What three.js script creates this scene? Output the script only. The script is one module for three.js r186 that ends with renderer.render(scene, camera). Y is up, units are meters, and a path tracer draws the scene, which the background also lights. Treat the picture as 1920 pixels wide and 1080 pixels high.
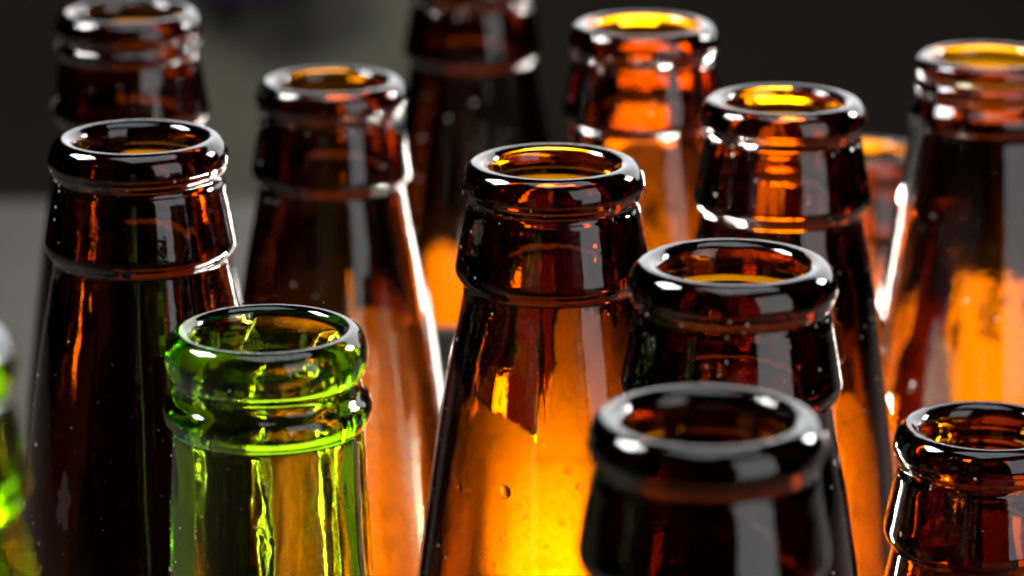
import * as THREE from 'three';
import { RectAreaLightUniformsLib } from 'three/addons/lights/RectAreaLightUniformsLib.js';
import { ImprovedNoise } from 'three/addons/math/ImprovedNoise.js';
import { mergeGeometries } from 'three/addons/utils/BufferGeometryUtils.js';
import { RoundedBoxGeometry } from 'three/addons/geometries/RoundedBoxGeometry.js';

// ---------------------------------------------------------------- camera, exposure, lamps
const scene = new THREE.Scene();
scene.background = new THREE.Color(0, 0, 0);
const camera = new THREE.PerspectiveCamera(10, 16 / 9, 0.01, 20);
camera.position.set(0, 0.344, 0.46);
camera.rotation.set(THREE.MathUtils.degToRad(-16), 0, 0);
camera.focus = 0.452;
camera.userData.fStop = 19;
const renderer = new THREE.WebGLRenderer({ antialias: true });
renderer.toneMapping = THREE.LinearToneMapping;
renderer.toneMappingExposure = 8;   // a long exposure of dim lamps
const DIM = 1 / 8;
renderer.shadowMap.enabled = true;
RectAreaLightUniformsLib.init();

// every lamp: [name, position, aim, width, height, light, glow of the diffuser, colour, label]
const LAMPS = {
  front: { at: [0.82, 0.62, 0.88], aim: [0, 0.4, 0], w: 0.82, h: 1.1, light: 1.2, glow: 0.25, color: [0.97, 0.97, 1], mount: 'stand',
    label: 'large square softbox lamp on a stand in front of the bottles' },
  key: { at: [-0.78, 1.0, -0.16], aim: [-0.02, 0.22, 0], w: 0.42, h: 0.42, light: 40, glow: 5, color: [1, 0.98, 0.96], mount: 'stand',
    label: 'small square softbox lamp high on a stand beside the dark bottles' },
  back: { at: [0.95, 0.66, -0.62], aim: [0, 0.2, -0.05], w: 0.24, h: 0.3, light: 38, glow: 6, color: [1, 0.97, 0.92], mount: 'stand',
    label: 'small upright softbox lamp on a stand behind the tall bottles' },
  top: { at: [0.4, 0.66, -1.2], aim: [0, 0.25, 0], w: 1.5, h: 0.8, light: 1.9, glow: 0.35, color: [0.97, 0.98, 1], mount: 'hung',
    label: 'wide softbox lamp hung in front of the dark backdrop' },
  over: { at: [0.1, 1.35, 0.12], aim: [0.02, 0.2, 0], w: 1.0, h: 0.8, light: 1.7, glow: 0.3, color: [0.9, 0.95, 1], mount: 'hung',
    label: 'broad softbox lamp hung flat above the bottles' },
  low: { at: [0.086, 0.0665, -0.33], aim: [0.031, 0.12, 0.4], w: 0.24, h: 0.118, light: 14, glow: 3, color: [1, 0.95, 0.86], mount: 'foot',
    label: 'low wide white light panel on the table nearest the backdrop' },
  labelback: { at: [0.026, 0.183, -0.163], aim: [0.0255, 0.187, -0.13], w: 0.024, h: 0.036, hood: 0.022, light: 42, glow: 27, color: [1, 0.94, 0.82], mount: 'stem',
    label: 'small hooded light panel on a stem behind the amber glowing bottle' },
  side: { at: [0.0825, 0.081, -0.296], aim: [0.078, 0.1, 0.4], w: 0.011, h: 0.152, light: 16, glow: 3, color: [1, 0.95, 0.86], mount: 'foot',
    label: 'narrow upright white light panel behind the small yellow bottle' },
  hotleft: { at: [0.025, 0.1935, -0.192], aim: [0.022, 0.2245, -0.12], w: 0.011, h: 0.012, hood: 0.026, light: 80, glow: 6, color: [1, 0.95, 0.86], mount: 'stem',
    label: 'tiny white light panel on a tall stem behind the amber glowing bottle' },
  hotright: { at: [0.0505, 0.196, -0.15], aim: [0.045, 0.2245, -0.06], w: 0.017, h: 0.014, hood: 0.036, light: 120, glow: 6, color: [1, 0.95, 0.86], mount: 'stem',
    label: 'tiny white light panel on a tall stem between the two yellow lipped bottles' },
  labelmiddle: { at: [0.0085, 0.1515, -0.042], aim: [0.0065, 0.1575, -0.02], w: 0.022, h: 0.048, hood: 0.018, light: 200, glow: 140, color: [1, 0.94, 0.82], mount: 'stem',
    label: 'small white light panel on a stem behind the torn label of the orange glowing bottle' },
  labelleft: { at: [-0.025, 0.136, -0.149], aim: [-0.025, 0.143, -0.118], w: 0.027, h: 0.046, light: 62, glow: 42, color: [1, 0.94, 0.82], mount: 'stem',
    label: 'small white light panel on a stem behind the bottle with smoky collar' },
  labelright: { at: [0.054, 0.142, -0.095], aim: [0.05, 0.149, -0.068], w: 0.018, h: 0.042, light: 320, glow: 220, color: [1, 0.94, 0.82], mount: 'stem',
    label: 'small white light panel on a stem behind the yellow lipped dark collar bottle' },
};

// ---------------------------------------------------------------- helpers
let seed = 7;
const rnd = () => { seed = (seed * 1664525 + 1013904223) >>> 0; return seed / 4294967296; };
const perlin = new ImprovedNoise();
const noise = (x, y, z) => perlin.noise(x + 31.7, y + 17.3, z + 5.1);
const taken = {};
const numbered = (n) => { taken[n] = (taken[n] ?? -1) + 1; return taken[n] ? `${n}_${String(taken[n]).padStart(3, '0')}` : n; };
function thing(name, label, category, group) {
  const o = new THREE.Group(); o.name = numbered(name); scene.add(o);
  o.userData = { label, category }; if (group) o.userData.group = group;
  return o;
}
function part(name, geometry, material, parent) {
  const m = new THREE.Mesh(geometry, material); m.name = name; m.castShadow = m.receiveShadow = true; parent.add(m); return m;
}
const std = (r, g, b, roughness = 0.6, extra = {}) => new THREE.MeshStandardMaterial({ color: new THREE.Color().setRGB(r, g, b), roughness, ...extra });

function noiseMap(size, fn) {
  const d = new Uint8Array(size * size * 4);
  for (let y = 0; y < size; y++) for (let x = 0; x < size; x++) {
    const c = fn(x / size, y / size), k = (y * size + x) * 4;
    for (let i = 0; i < 3; i++) d[k + i] = Math.max(0, Math.min(255, c[i] * 255));
    d[k + 3] = 255;
  }
  const t = new THREE.DataTexture(d, size, size); t.magFilter = THREE.LinearFilter; t.wrapS = t.wrapT = THREE.RepeatWrapping; t.needsUpdate = true; return t;
}

// ---------------------------------------------------------------- the setting: table top and backdrop
{
  const map = noiseMap(512, (u, v) => {
    const g = 0.5 + 0.25 * noise(u * 6, v * 90, 1) + 0.18 * noise(u * 30, v * 300, 2) + 0.25 * noise(u * 4, v * 4, 3);
    return [0.175 + 0.09 * g, 0.15 + 0.09 * g, 0.128 + 0.09 * g];
  });
  map.colorSpace = THREE.SRGBColorSpace;
  const t = new THREE.Mesh(new RoundedBoxGeometry(2.4, 0.04, 1.75, 3, 0.006), new THREE.MeshStandardMaterial({ map, roughness: 0.55 }));
  t.name = 'table_top'; t.position.set(0, -0.02, 0); t.castShadow = t.receiveShadow = true; t.userData = { kind: 'structure' }; scene.add(t);
  const wall = new THREE.Mesh(new THREE.BoxGeometry(5, 3.4, 0.05), std(0.026, 0.0195, 0.0125, 0.95));
  wall.name = 'backdrop_wall'; wall.position.set(0, 0.9, -1.95); wall.receiveShadow = true; wall.userData = { kind: 'structure' }; scene.add(wall);
}

{
  const g = new THREE.PlaneGeometry(0.18, 0.6, 90, 8); const p = g.attributes.position;
  for (let i = 0; i < p.count; i++) p.setZ(i, 0.004 * Math.sin(p.getX(i) * 70 + p.getY(i) * 3) + 0.003 * Math.sin(p.getX(i) * 31));
  const back = g.clone(); back.translate(0, 0, -0.004); const ix = back.index.array; for (let i = 0; i < ix.length; i += 3) { const t = ix[i]; ix[i] = ix[i + 1]; ix[i + 1] = t; }
  const cloth = mergeGeometries([g, back]); cloth.computeVertexNormals();
  const m = new THREE.Mesh(cloth, std(0.19, 0.195, 0.14, 0.95)); m.name = 'hanging_cloth'; m.position.set(-0.15, -0.2, -1.85); m.castShadow = m.receiveShadow = true;
  m.userData = { label: 'olive green cloth hanging in soft folds before the dark backdrop', category: 'cloth' }; scene.add(m);
  const c = new THREE.SphereGeometry(0.06, 32, 20); c.scale(1, 0.55, 0.5);
  const v = new THREE.Mesh(c, std(0.05, 0.025, 0.08, 0.9)); v.name = 'cushion'; v.position.set(-0.185, -0.066, -1.78); v.castShadow = v.receiveShadow = true;
  v.userData = { label: 'dull violet cushion hung against the olive cloth', category: 'cushion' }; scene.add(v);
}

// ---------------------------------------------------------------- lamps
function lamp(o) {
  const soft = o.mount === 'stand' || o.mount === 'hung';
  const g = thing(soft ? 'softbox_lamp' : 'light_panel', o.label, 'lamp');
  const at = new THREE.Vector3(...o.at), aim = new THREE.Vector3(...o.aim);
  const head = new THREE.Group(); head.position.copy(at); head.lookAt(aim);      // its +z faces the bottles
  head.updateMatrixWorld();
  const M = head.matrixWorld, black = std(0.02, 0.02, 0.02, 0.6);
  const put = (name, geo, m) => part(name, geo.applyMatrix4(M), m, g);
  const color = new THREE.Color().setRGB(...o.color), depth = soft ? 0.12 : 0.008, e = soft ? 0.012 : 0.0012;
  const frame = [[0, o.h / 2 + e / 2, o.w + 2 * e, e], [0, -o.h / 2 - e / 2, o.w + 2 * e, e], [o.w / 2 + e / 2, 0, e, o.h], [-o.w / 2 - e / 2, 0, e, o.h]]
    .map(([x, y, w, h]) => new THREE.BoxGeometry(w, h, depth).translate(x, y, -depth / 2 + 0.002));
  frame.push(new THREE.BoxGeometry(o.w, o.h, 0.004).translate(0, 0, -depth + 0.004));
  put('housing', mergeGeometries(frame), black);
  if (o.hood) for (const k of [-1, 1]) put('hood_flap', new THREE.BoxGeometry(0.0008, o.h, o.hood).translate(k * (o.w / 2 + e / 2), 0, o.hood / 2 + 0.0025), black);
  put('diffuser', new THREE.BoxGeometry(o.w - 0.001, o.h - 0.001, 0.002).translate(0, 0, -0.004),
    new THREE.MeshStandardMaterial({ color: 0xdddddd, roughness: 0.9, emissive: color, emissiveIntensity: o.glow * DIM }));
  if (o.mount === 'hung') {
    const back = new THREE.Vector3(0, 0, -depth - 0.01).applyMatrix4(M);
    part('rod', new THREE.CylinderGeometry(0.01, 0.01, 2.3 - back.y, 12).translate(back.x, (2.3 + back.y) / 2, back.z), black, g);
    put('mount', new THREE.CylinderGeometry(0.03, 0.03, 0.03, 16).rotateX(Math.PI / 2).translate(0, 0, -depth - 0.01), black);
  }
  if (o.mount === 'stem') {
    const y = at.y - o.h / 2 - e;
    part('stem', new THREE.CylinderGeometry(0.001, 0.001, y, 10).translate(at.x, y / 2, at.z - 0.004), black, g);
    part('base', new THREE.CylinderGeometry(0.004, 0.0045, 0.003, 20).translate(at.x, 0.0018, at.z - 0.004), black, g);
  }
  if (o.mount === 'stand') {
    const back = new THREE.Vector3(0, 0, -depth - 0.03).applyMatrix4(M), foot = -0.75;
    part('stand_pole', new THREE.CylinderGeometry(0.012, 0.014, back.y - foot, 12).translate(back.x, (back.y + foot) / 2, back.z), black, g);
    put('mount', new THREE.CylinderGeometry(0.03, 0.03, 0.05, 16).rotateX(Math.PI / 2).translate(0, 0, -depth - 0.02), black);
    for (let k = 0; k < 3; k++) {
      const a = k * Math.PI * 2 / 3 + 0.4, c = new THREE.CatmullRomCurve3([new THREE.Vector3(back.x, foot + 0.2, back.z), new THREE.Vector3(back.x + 0.3 * Math.cos(a), foot, back.z + 0.3 * Math.sin(a))]);
      part('leg', new THREE.TubeGeometry(c, 1, 0.009, 8), black, g);
    }
  }
  const l = new THREE.RectAreaLight(color, o.light * DIM, o.w, o.h);
  l.position.copy(new THREE.Vector3(0, 0, 0.004).applyMatrix4(M)); scene.add(l); l.lookAt(aim.clone().add(l.position).sub(at));
}
for (const k in LAMPS) lamp(LAMPS[k]);
// ---------------------------------------------------------------- bottles
const relief = noiseMap(512, (u, v) => { const h = 0.5 + 0.3 * noise(u * 14, v * 14, 4) + 0.2 * noise(u * 41, v * 41, 8); return [h, h, h]; });
relief.wrapS = relief.wrapT = THREE.MirroredRepeatWrapping; relief.repeat.set(50, 50);        // one tile is 20 mm
const glass = (r, g, b, d) => new THREE.MeshPhysicalMaterial({ color: 0xffffff, roughness: 0, bumpMap: relief, bumpScale: 0.000012, ior: 1.52, transmission: 1, thickness: 0.003,
  attenuationColor: new THREE.Color().setRGB(r, g, b), attenuationDistance: d });
const AMBER = glass(0.36, 0.175, 0.004, 0.0026), GREEN = glass(0.53, 0.78, 0.05, 0.0042);

// finishes: millimetres, radius and distance below the top of the lip, running from the bore over the lip and down the neck
const LIP = [[9.1, 2.2], [9.4, 1.0], [10.0, 0.3], [10.9, 0], [11.8, 0.18], [12.55, 0.85], [13.05, 1.8], [13.28, 2.9]];
const FINISH = {
  collar: [...LIP, [13.3, 3.6], [13.24, 3.75], [13.16, 3.9], [12.95, 4.7], [12.55, 5.35], [12.25, 5.8], [12.3, 6.3], [12.6, 6.9], [13.0, 9], [13.6, 12.2], [14.02, 14.6], [14.18, 15.6], [14.12, 16.4],
    [13.75, 17.2], [13.2, 17.8], [12.95, 18.3], [12.98, 18.9], [13.2, 20.5], [13.95, 24.5], [15.35, 31.6], [17.7, 47.5], [19.6, 62], [21.7, 80], [24.3, 98]],
  bead: [[9.6, 2.4], [9.85, 1.1], [10.3, 0.35], [11.0, 0], [11.8, 0.15], [12.55, 0.8], [13.1, 1.9], [13.3, 3.1], [13.2, 4.4], [12.85, 5.6], [12.5, 6.4], [12.42, 7.2], [12.5, 8.0], [12.85, 8.6], [13.4, 9.3], [13.75, 10.3],
    [13.72, 11.2], [13.3, 12.3], [12.85, 13.0], [12.72, 13.6], [12.75, 15], [13.05, 22], [13.45, 32], [14.0, 48], [14.8, 62], [16.6, 78], [20, 95]],
  thread: [[9.2, 2.0], [9.5, 0.9], [10.1, 0.25], [10.9, 0], [11.7, 0.15], [12.4, 0.7], [12.75, 1.6], [12.75, 2.6], [12.35, 3.3], [12.3, 3.9], [12.7, 4.5], [12.85, 5.2], [12.7, 5.9], [12.3, 6.5], [12.2, 7.1], [12.6, 7.8],
    [13.3, 8.7], [13.75, 9.8], [13.7, 11], [13.3, 12.2], [13.25, 13.2], [13.8, 16], [14.8, 24], [16.2, 34], [18.3, 48], [20.2, 62], [22.2, 80], [24.6, 98]],
  ringed: [[9.2, 2.0], [9.5, 0.9], [10.1, 0.25], [10.9, 0], [11.8, 0.18], [12.6, 0.9], [13.1, 1.9], [13.25, 3.0], [12.95, 4.0], [12.45, 4.8], [12.5, 5.4], [12.95, 6.0], [13.05, 6.8], [12.7, 7.6], [12.35, 8.2], [12.45, 8.8],
    [12.9, 10.5], [13.6, 14.5], [14.0, 17], [14.15, 18], [14.05, 18.8], [13.6, 19.6], [13.1, 20.2], [12.95, 20.8], [13.2, 23], [14.0, 27], [15.4, 34], [17.7, 49], [19.6, 63], [21.7, 80], [24.3, 98]],
};
function spline(points, n) {
  const c = new THREE.CatmullRomCurve3(points.map(([r, y]) => new THREE.Vector3(r, y, 0)), false, 'centripetal');
  return c.getPoints((points.length - 1) * n).map((p) => [p.x, p.y]);
}
function bottleShape(kind, H, R, wall, variant) {
  const f = FINISH[kind], s = (R - 24.6) / 4;
  const outer = spline([...f, [Math.min(R - 0.6, 26.4), 114], [R - 0.05, 130], [R, 140], [R, H - 12], [R - 0.4, H - 6], [R - 2.2, H - 1.6], [R - 5, H - 0.2], [R - 8, H - 0.4], [R - 13, H - 3], [0, H - 5]].filter(([, y], i, a) => i < f.length || y > 100), 5);
  const r0 = f[0][0], bore = [[r0, f[0][1]], [r0 - 0.05, 5], [r0, 8], [r0 + 0.15, 11.5], [r0 + 0.4, 15]];
  const fat = (y) => wall + 0.5 * Math.exp(-Math.pow((y - 24) / 9, 2));
  const long = f.filter(([, y]) => y > 20);
  if (kind === 'bead') bore.push([r0 + 0.45, 18]);
  const inner = spline([...bore, ...long.map(([r, y]) => [Math.max(r0 + 0.45, r - fat(y)), y + 0.8]), [Math.min(R - 0.6, 26.4) - wall, 115], [R - wall, 131], [R - wall, 141], [R - wall, H - 16], [R - wall - 1.5, H - 11], [R - wall - 6, H - 9], [0, H - 10.5]], 5);
  // one closed loop: from the outer base centre up over the lip and down the bore to the inner base centre
  const loop = [...outer.slice().reverse(), ...inner.slice(1)], nOut = outer.length, N = 176, rows = loop.length;
  const pos = [], uv = [], idx = [];
  let len = 0;
  for (let j = 0; j < rows; j++) {
    const [r, y] = loop[j];
    if (j) len += Math.hypot(r - loop[j - 1][0], y - loop[j - 1][1]);
    const inside = j >= nOut, fade = Math.min(1, r / 8) * (inside ? Math.min(1, Math.max(0, (y - 3) / 12)) : 1);
    for (let i = 0; i <= N; i++) {
      const a = (i % N) / N * Math.PI * 2, ca = Math.cos(a), sa = Math.sin(a);
      let d = 0;
      if (inside) d = fade * (0.16 * noise(ca * 1.6 + variant * 3, y * 0.02, sa * 1.6) + 0.10 * noise(ca * 4, y * 0.035 + variant, sa * 4) + 0.05 * noise(ca * 7 + variant, y * 0.16, sa * 7));
      else {
        const low = Math.min(1, Math.max(0.25, (y - 15) / 10));
        d = fade * low * (0.05 * noise(ca * 2.4 + variant * 5, y * 0.05, sa * 2.4) + 0.02 * noise(ca * 8, y * 0.3 + variant, sa * 8));
        if (y > 3.4 && y < H - 10) for (const m of [0.9 + variant, 0.9 + variant + Math.PI]) {   // mould seam
          let w = Math.abs(((a - m) % (2 * Math.PI) + 3 * Math.PI) % (2 * Math.PI) - Math.PI) * r;
          d += 0.07 * Math.exp(-w * w / 0.3);
        }
      }
      const q = (r + d) / 1000;
      pos.push(q * ca, (H - y) / 1000, q * sa); uv.push(i / N * 0.09, len / 1000);
    }
  }
  const W = N + 1;
  for (let j = 0; j < rows - 1; j++) for (let i = 0; i < N; i++) {
    const a = j * W + i, b = a + 1, c = a + W, e = c + 1;
    if (j > 0) idx.push(a, c, b);
    if (j < rows - 2) idx.push(b, c, e);
  }
  // the two poles are single points
  for (let i = 0; i < W; i++) { for (const j of [0, rows - 1]) { const k = (j * W + i) * 3; pos[k] = pos[k + 2] = 0; } }
  const g = new THREE.BufferGeometry();
  g.setAttribute('position', new THREE.Float32BufferAttribute(pos, 3)); g.setAttribute('uv', new THREE.Float32BufferAttribute(uv, 2)); g.setIndex(idx);
  for (let i = 0; i < idx.length; i += 3) for (let k = 0; k < 3; k++) { const v = idx[i + k], j = Math.floor(v / W), c = v % W; idx[i + k] = (j === 0 || j === rows - 1) ? j * W : (c === N ? j * W : v); }
  g.setIndex(idx); g.computeVertexNormals();
  g.userData.outer = outer;
  return g;
}
// which way round the faces run is tested once: outward from the glass
function outward(g) {
  const p = g.attributes.position, ix = g.index; let v = 0;
  const A = new THREE.Vector3(), B = new THREE.Vector3(), C = new THREE.Vector3();
  for (let i = 0; i < ix.count; i += 3) { A.fromBufferAttribute(p, ix.getX(i)); B.fromBufferAttribute(p, ix.getX(i + 1)); C.fromBufferAttribute(p, ix.getX(i + 2)); v += A.dot(B.cross(C)); }
  if (v < 0) { const a = ix.array; for (let i = 0; i < a.length; i += 3) { const t = a[i]; a[i] = a[i + 1]; a[i + 1] = t; } g.computeVertexNormals(); }
  return g;
}

// x, height of the lip, z in millimetres
const BOTTLES = [
  ['collar', -54.9, 231.8, -10.2, 28, AMBER, 'brown beer bottle with rounded lip directly behind the green bottle'],
  ['collar', 5.9, 230.0, -2.4, 28, AMBER, 'brown beer bottle whose neck glows bright orange, with a pale chip mark on its collar'],
  ['collar', 28.0, 231.9, 58.6, 27.5, AMBER, 'brown beer bottle directly behind the blurred near bottle'],
  ['collar', 21.5, 229.9, 114.8, 27.5, AMBER, 'blurred near-black brown bottle standing in front of all the others'],
  ['bead', -32.1, 220.0, 48.4, 28, GREEN, 'clear green beer bottle with a round bead below its lip'],
  ['collar', 68.0, 194.6, 12.1, 28, AMBER, 'short brown beer bottle with an orange lit collar'],
  ['collar', 43.0, 228.7, -49.2, 28, AMBER, 'brown beer bottle with bright yellow light inside its lip and dark collar'],
  ['collar', 23.2, 228.5, -110.4, 28, AMBER, 'brown beer bottle with yellow lip and glowing amber neck, behind the dark collared one'],
  ['collar', -31.4, 220.7, -99.8, 26.5, AMBER, 'brown beer bottle with grey smoky collar and white glints on its ledge'],
  ['ringed', -68.9, 228.6, -121.3, 28, AMBER, 'blurred brown bottle with a double ring lip behind the dark bottle'],
  ['collar', -8.2, 219.3, -207.1, 28, AMBER, 'dark brown bottle in the far row, between the smoky collared and amber glowing bottles'],
  ['thread', 83.2, 224.4, -102.9, 28, AMBER, 'brown bottle with a threaded lip and mottled orange neck'],
  ['collar', 76.5, 175.6, -234.3, 28, AMBER, 'small bright yellow amber bottle seen between two taller bottles'],
  ['collar', -63.4, 247.3, 142.0, 27.5, GREEN, 'dark green bottle with a tapered collar and blurred pale lip'],
];
const DUST = std(0.62, 0.58, 0.54, 0.9), GRIME = std(0.10, 0.06, 0.045, 0.9), WATER = new THREE.MeshPhysicalMaterial({ roughness: 0, ior: 1.33, transmission: 1, thickness: 0.001 });
const FILM = new THREE.MeshStandardMaterial({ color: new THREE.Color().setRGB(0.32, 0.24, 0.2), roughness: 0.8, transparent: true, opacity: 0.06 });
const CRUST = new THREE.MeshStandardMaterial({ color: new THREE.Color().setRGB(0.16, 0.08, 0.035), roughness: 0.9, transparent: true, opacity: 0.55 });
const grain = new THREE.IcosahedronGeometry(1, 0);
function radiusAt(outer, y) { for (let i = 1; i < outer.length; i++) if (outer[i][1] >= y && outer[i][1] > 3 && outer[i - 1][1] < outer[i][1]) { const [r0, y0] = outer[i - 1], [r1, y1] = outer[i]; return r0 + (r1 - r0) * (y - y0) / (y1 - y0); } return 13; }
// a point of the outer wall: azimuth a (a quarter turn faces the lens), y millimetres below the lip, lifted by e millimetres
const onWall = (outer, H, a, y, e) => { const r = radiusAt(outer, y) + e; return new THREE.Vector3(r * Math.cos(a), H - y, r * Math.sin(a)).multiplyScalar(0.001); };
function specks(outer, H, count, y0, y1, big) {
  const out = [], up = new THREE.Vector3(0, 1, 0);
  for (let k = 0; k < count; k++) {
    const edge = rnd() < 0.35, a = Math.PI / 2 + (edge ? (rnd() < 0.7 ? 1 : -1) * (1.1 + 0.5 * rnd()) : (rnd() - 0.5) * 2.6), y = y0 + (y1 - y0) * Math.pow(rnd(), 0.8), s = (0.03 + 0.17 * Math.pow(rnd(), 5)) * big;
    const m = new THREE.Matrix4().compose(onWall(outer, H, a, y, 0.01), new THREE.Quaternion().setFromAxisAngle(up, -a), new THREE.Vector3(s * 0.4, s * (0.7 + rnd() * (rnd() < 0.15 ? 4 : 1)), s * (0.7 + rnd() * 0.6)).multiplyScalar(0.001));
    out.push(grain.clone().applyMatrix4(m));
  }
  return mergeGeometries(out);
}
function patch(outer, H, a0, y0, w, h, ragged) {           // a thin dried film with a ragged outline
  const pos = [], idx = [], R = 5, S = 40;
  for (let j = 0; j <= R; j++) for (let i = 0; i < S; i++) {
    const t = i / S * 2 * Math.PI, q = j / R * (1 + ragged * noise(Math.cos(t) * 2 + y0, Math.sin(t) * 2 + a0, 3.3) + 0.5 * ragged * noise(Math.cos(t) * 6, Math.sin(t) * 6 + y0, 1.3));
    const y = y0 + q * h / 2 * Math.sin(t), a = a0 + q * w / 2 * Math.cos(t) / radiusAt(outer, y0), p = onWall(outer, H, a, y, 0.09);
    pos.push(p.x, p.y, p.z); if (j < R) { const b = j * S + i, c = j * S + (i + 1) % S; idx.push(b, c, b + S, c, c + S, b + S); }
  }
  const g = new THREE.BufferGeometry(); g.setAttribute('position', new THREE.Float32BufferAttribute(pos, 3)); g.setIndex(idx); g.computeVertexNormals(); return g;
}
const paperMap = noiseMap(512, (u, v) => { const q = 0.86 + 0.07 * noise(u * 60, v * 60, 1) + 0.07 * noise(u * 150, v * 150, 2) - 0.30 * Math.max(0, noise(u * 9, v * 7, 6) - 0.22) - 0.5 * Math.max(0, noise(u * 45, v * 45, 11) - 0.42); return [q, q * 0.985, q * 0.95]; });
paperMap.colorSpace = THREE.SRGBColorSpace; paperMap.wrapS = paperMap.wrapT = THREE.MirroredRepeatWrapping;
const PAPER = new THREE.MeshPhysicalMaterial({ map: paperMap, roughness: 1, transmission: 0.8, thickness: 0, specularIntensity: 0.2 });
// torn paper neck labels round the far side of the wall; each gives millimetres below the lip of the torn upper edge, t running round the far side
const TORN = {
  1: (t) => { const q = Math.min(1, Math.max(0, (t - 0.47) / 0.05)); return (31 + 17 * Math.min(1, t / 0.47)) * (1 - q) + (23.5 + 5 * Math.max(0, noise(t * 14, 1, 9))) * q; },
  6: (t) => 47 + 9 * t * t,
  7: (t) => 24 + 4 * noise(t * 7, 5, 2),
  8: (t) => 49 - 3 * t + 5 * noise(t * 5, 3, 4),
};
function tornLabel(outer, h, edge) {
  const A = 96, B = 40, pos = [], uv = [], idx = [];
  for (let i = 0; i <= A; i++) {
    const t = i / A, a = Math.PI * (t - 1), top = edge(t) + 1.6 * noise(t * 9, 2.2, h) + 0.8 * noise(t * 40, 7.2, h);
    for (let j = 0; j <= B; j++) { const y = top + (116 - top) * j / B, p = onWall(outer, h, a, y, 0.16); pos.push(p.x, p.y, p.z); uv.push(t * 1.8, y / 30); }
  }
  for (let i = 0; i < A; i++) for (let j = 0; j < B; j++) { const k = i * (B + 1) + j; idx.push(k, k + 1, k + B + 1, k + 1, k + B + 2, k + B + 1); }
  const g = new THREE.BufferGeometry(); g.setAttribute('position', new THREE.Float32BufferAttribute(pos, 3)); g.setAttribute('uv', new THREE.Float32BufferAttribute(uv, 2)); g.setIndex(idx); g.computeVertexNormals(); return g;
}
const DIRT = { 0: [170, 8, 66, 1], 1: [170, 8, 62, 0.9], 2: [120, 7, 40, 1], 4: [190, 6, 36, 0.8], 5: [90, 7, 30, 1], 6: [120, 8, 60, 1.2], 7: [70, 8, 60, 1.5], 8: [120, 8, 66, 1.5], 9: [50, 9, 30, 1.5], 10: [90, 18, 70, 1.8], 11: [110, 14, 66, 1.6] };
BOTTLES.forEach(([kind, x, h, z, R, mat, label], n) => {
  const g = thing('beer_bottle', label, 'bottle', 'empty beer bottles crowded on the table');
  g.position.set(x / 1000, 0.0005, z / 1000);
  const geo = outward(bottleShape(kind, h, R, mat === GREEN ? 2.5 : 2.6, n * 0.77)), outer = geo.userData.outer;
  part('bottle_glass', geo, mat, g);
  if (DIRT[n]) { const [c, y0, y1, big] = DIRT[n]; const d = part('dust_specks', mergeGeometries([specks(outer, h, c, y0, y1, big), specks(outer, h, 40, 3.2, 7, big)]), DUST, g); d.userData.kind = 'stuff'; }
  if (TORN[n]) part('torn_label', tornLabel(outer, h, TORN[n]), PAPER, g);
  if (n === 1) {
    part('dried_film', patch(outer, h, 2.55, 8.6, 2.6, 3.6, 0.5), FILM, g);
    const drop = new THREE.SphereGeometry(1, 24, 16), up = new THREE.Vector3(0, 1, 0);
    for (const [a, y, s, t] of [[1.98, 45, 0.95, 1.1], [2.45, 46, 0.42, 1.5], [2.3, 48.5, 0.3, 1], [1.85, 46.8, 0.34, 1.3], [1.8, 48.3, 0.3, 1], [1.45, 41.5, 0.45, 1.2], [1.35, 44, 0.5, 1.5], [1.5, 49, 0.4, 1.6], [1.62, 52.5, 0.35, 1], [2.05, 56, 0.4, 1.2]]) {
      const p = onWall(outer, h, a, y, 0.02), d = part('water_drop', drop, WATER, g);
      d.position.copy(p); d.quaternion.setFromAxisAngle(up, -a); d.scale.set(s * 0.45, s * t, s).multiplyScalar(0.001);
    }
    const gr = part('grime_specks', specks(outer, h, 60, 22, 60, 1.4), GRIME, g); gr.userData.kind = 'stuff';
  }
  if (n === 0) { part('dried_film', patch(outer, h, 2.2, 51.5, 2.6, 6.5, 0.7), FILM, g); }
  const crust = { 7: 16, 10: 9, 11: 20 }[n] ?? 0;                                        // dried residue on the far side of the wall
  for (let k = 0; k < crust; k++) part('residue', patch(outer, h, -Math.PI / 2 + (rnd() - 0.5) * 2.2, 24 + 42 * rnd(), 2 + 5 * rnd(), 2 + 5 * rnd(), 1.1), CRUST, g);
});

renderer.render(scene, camera);
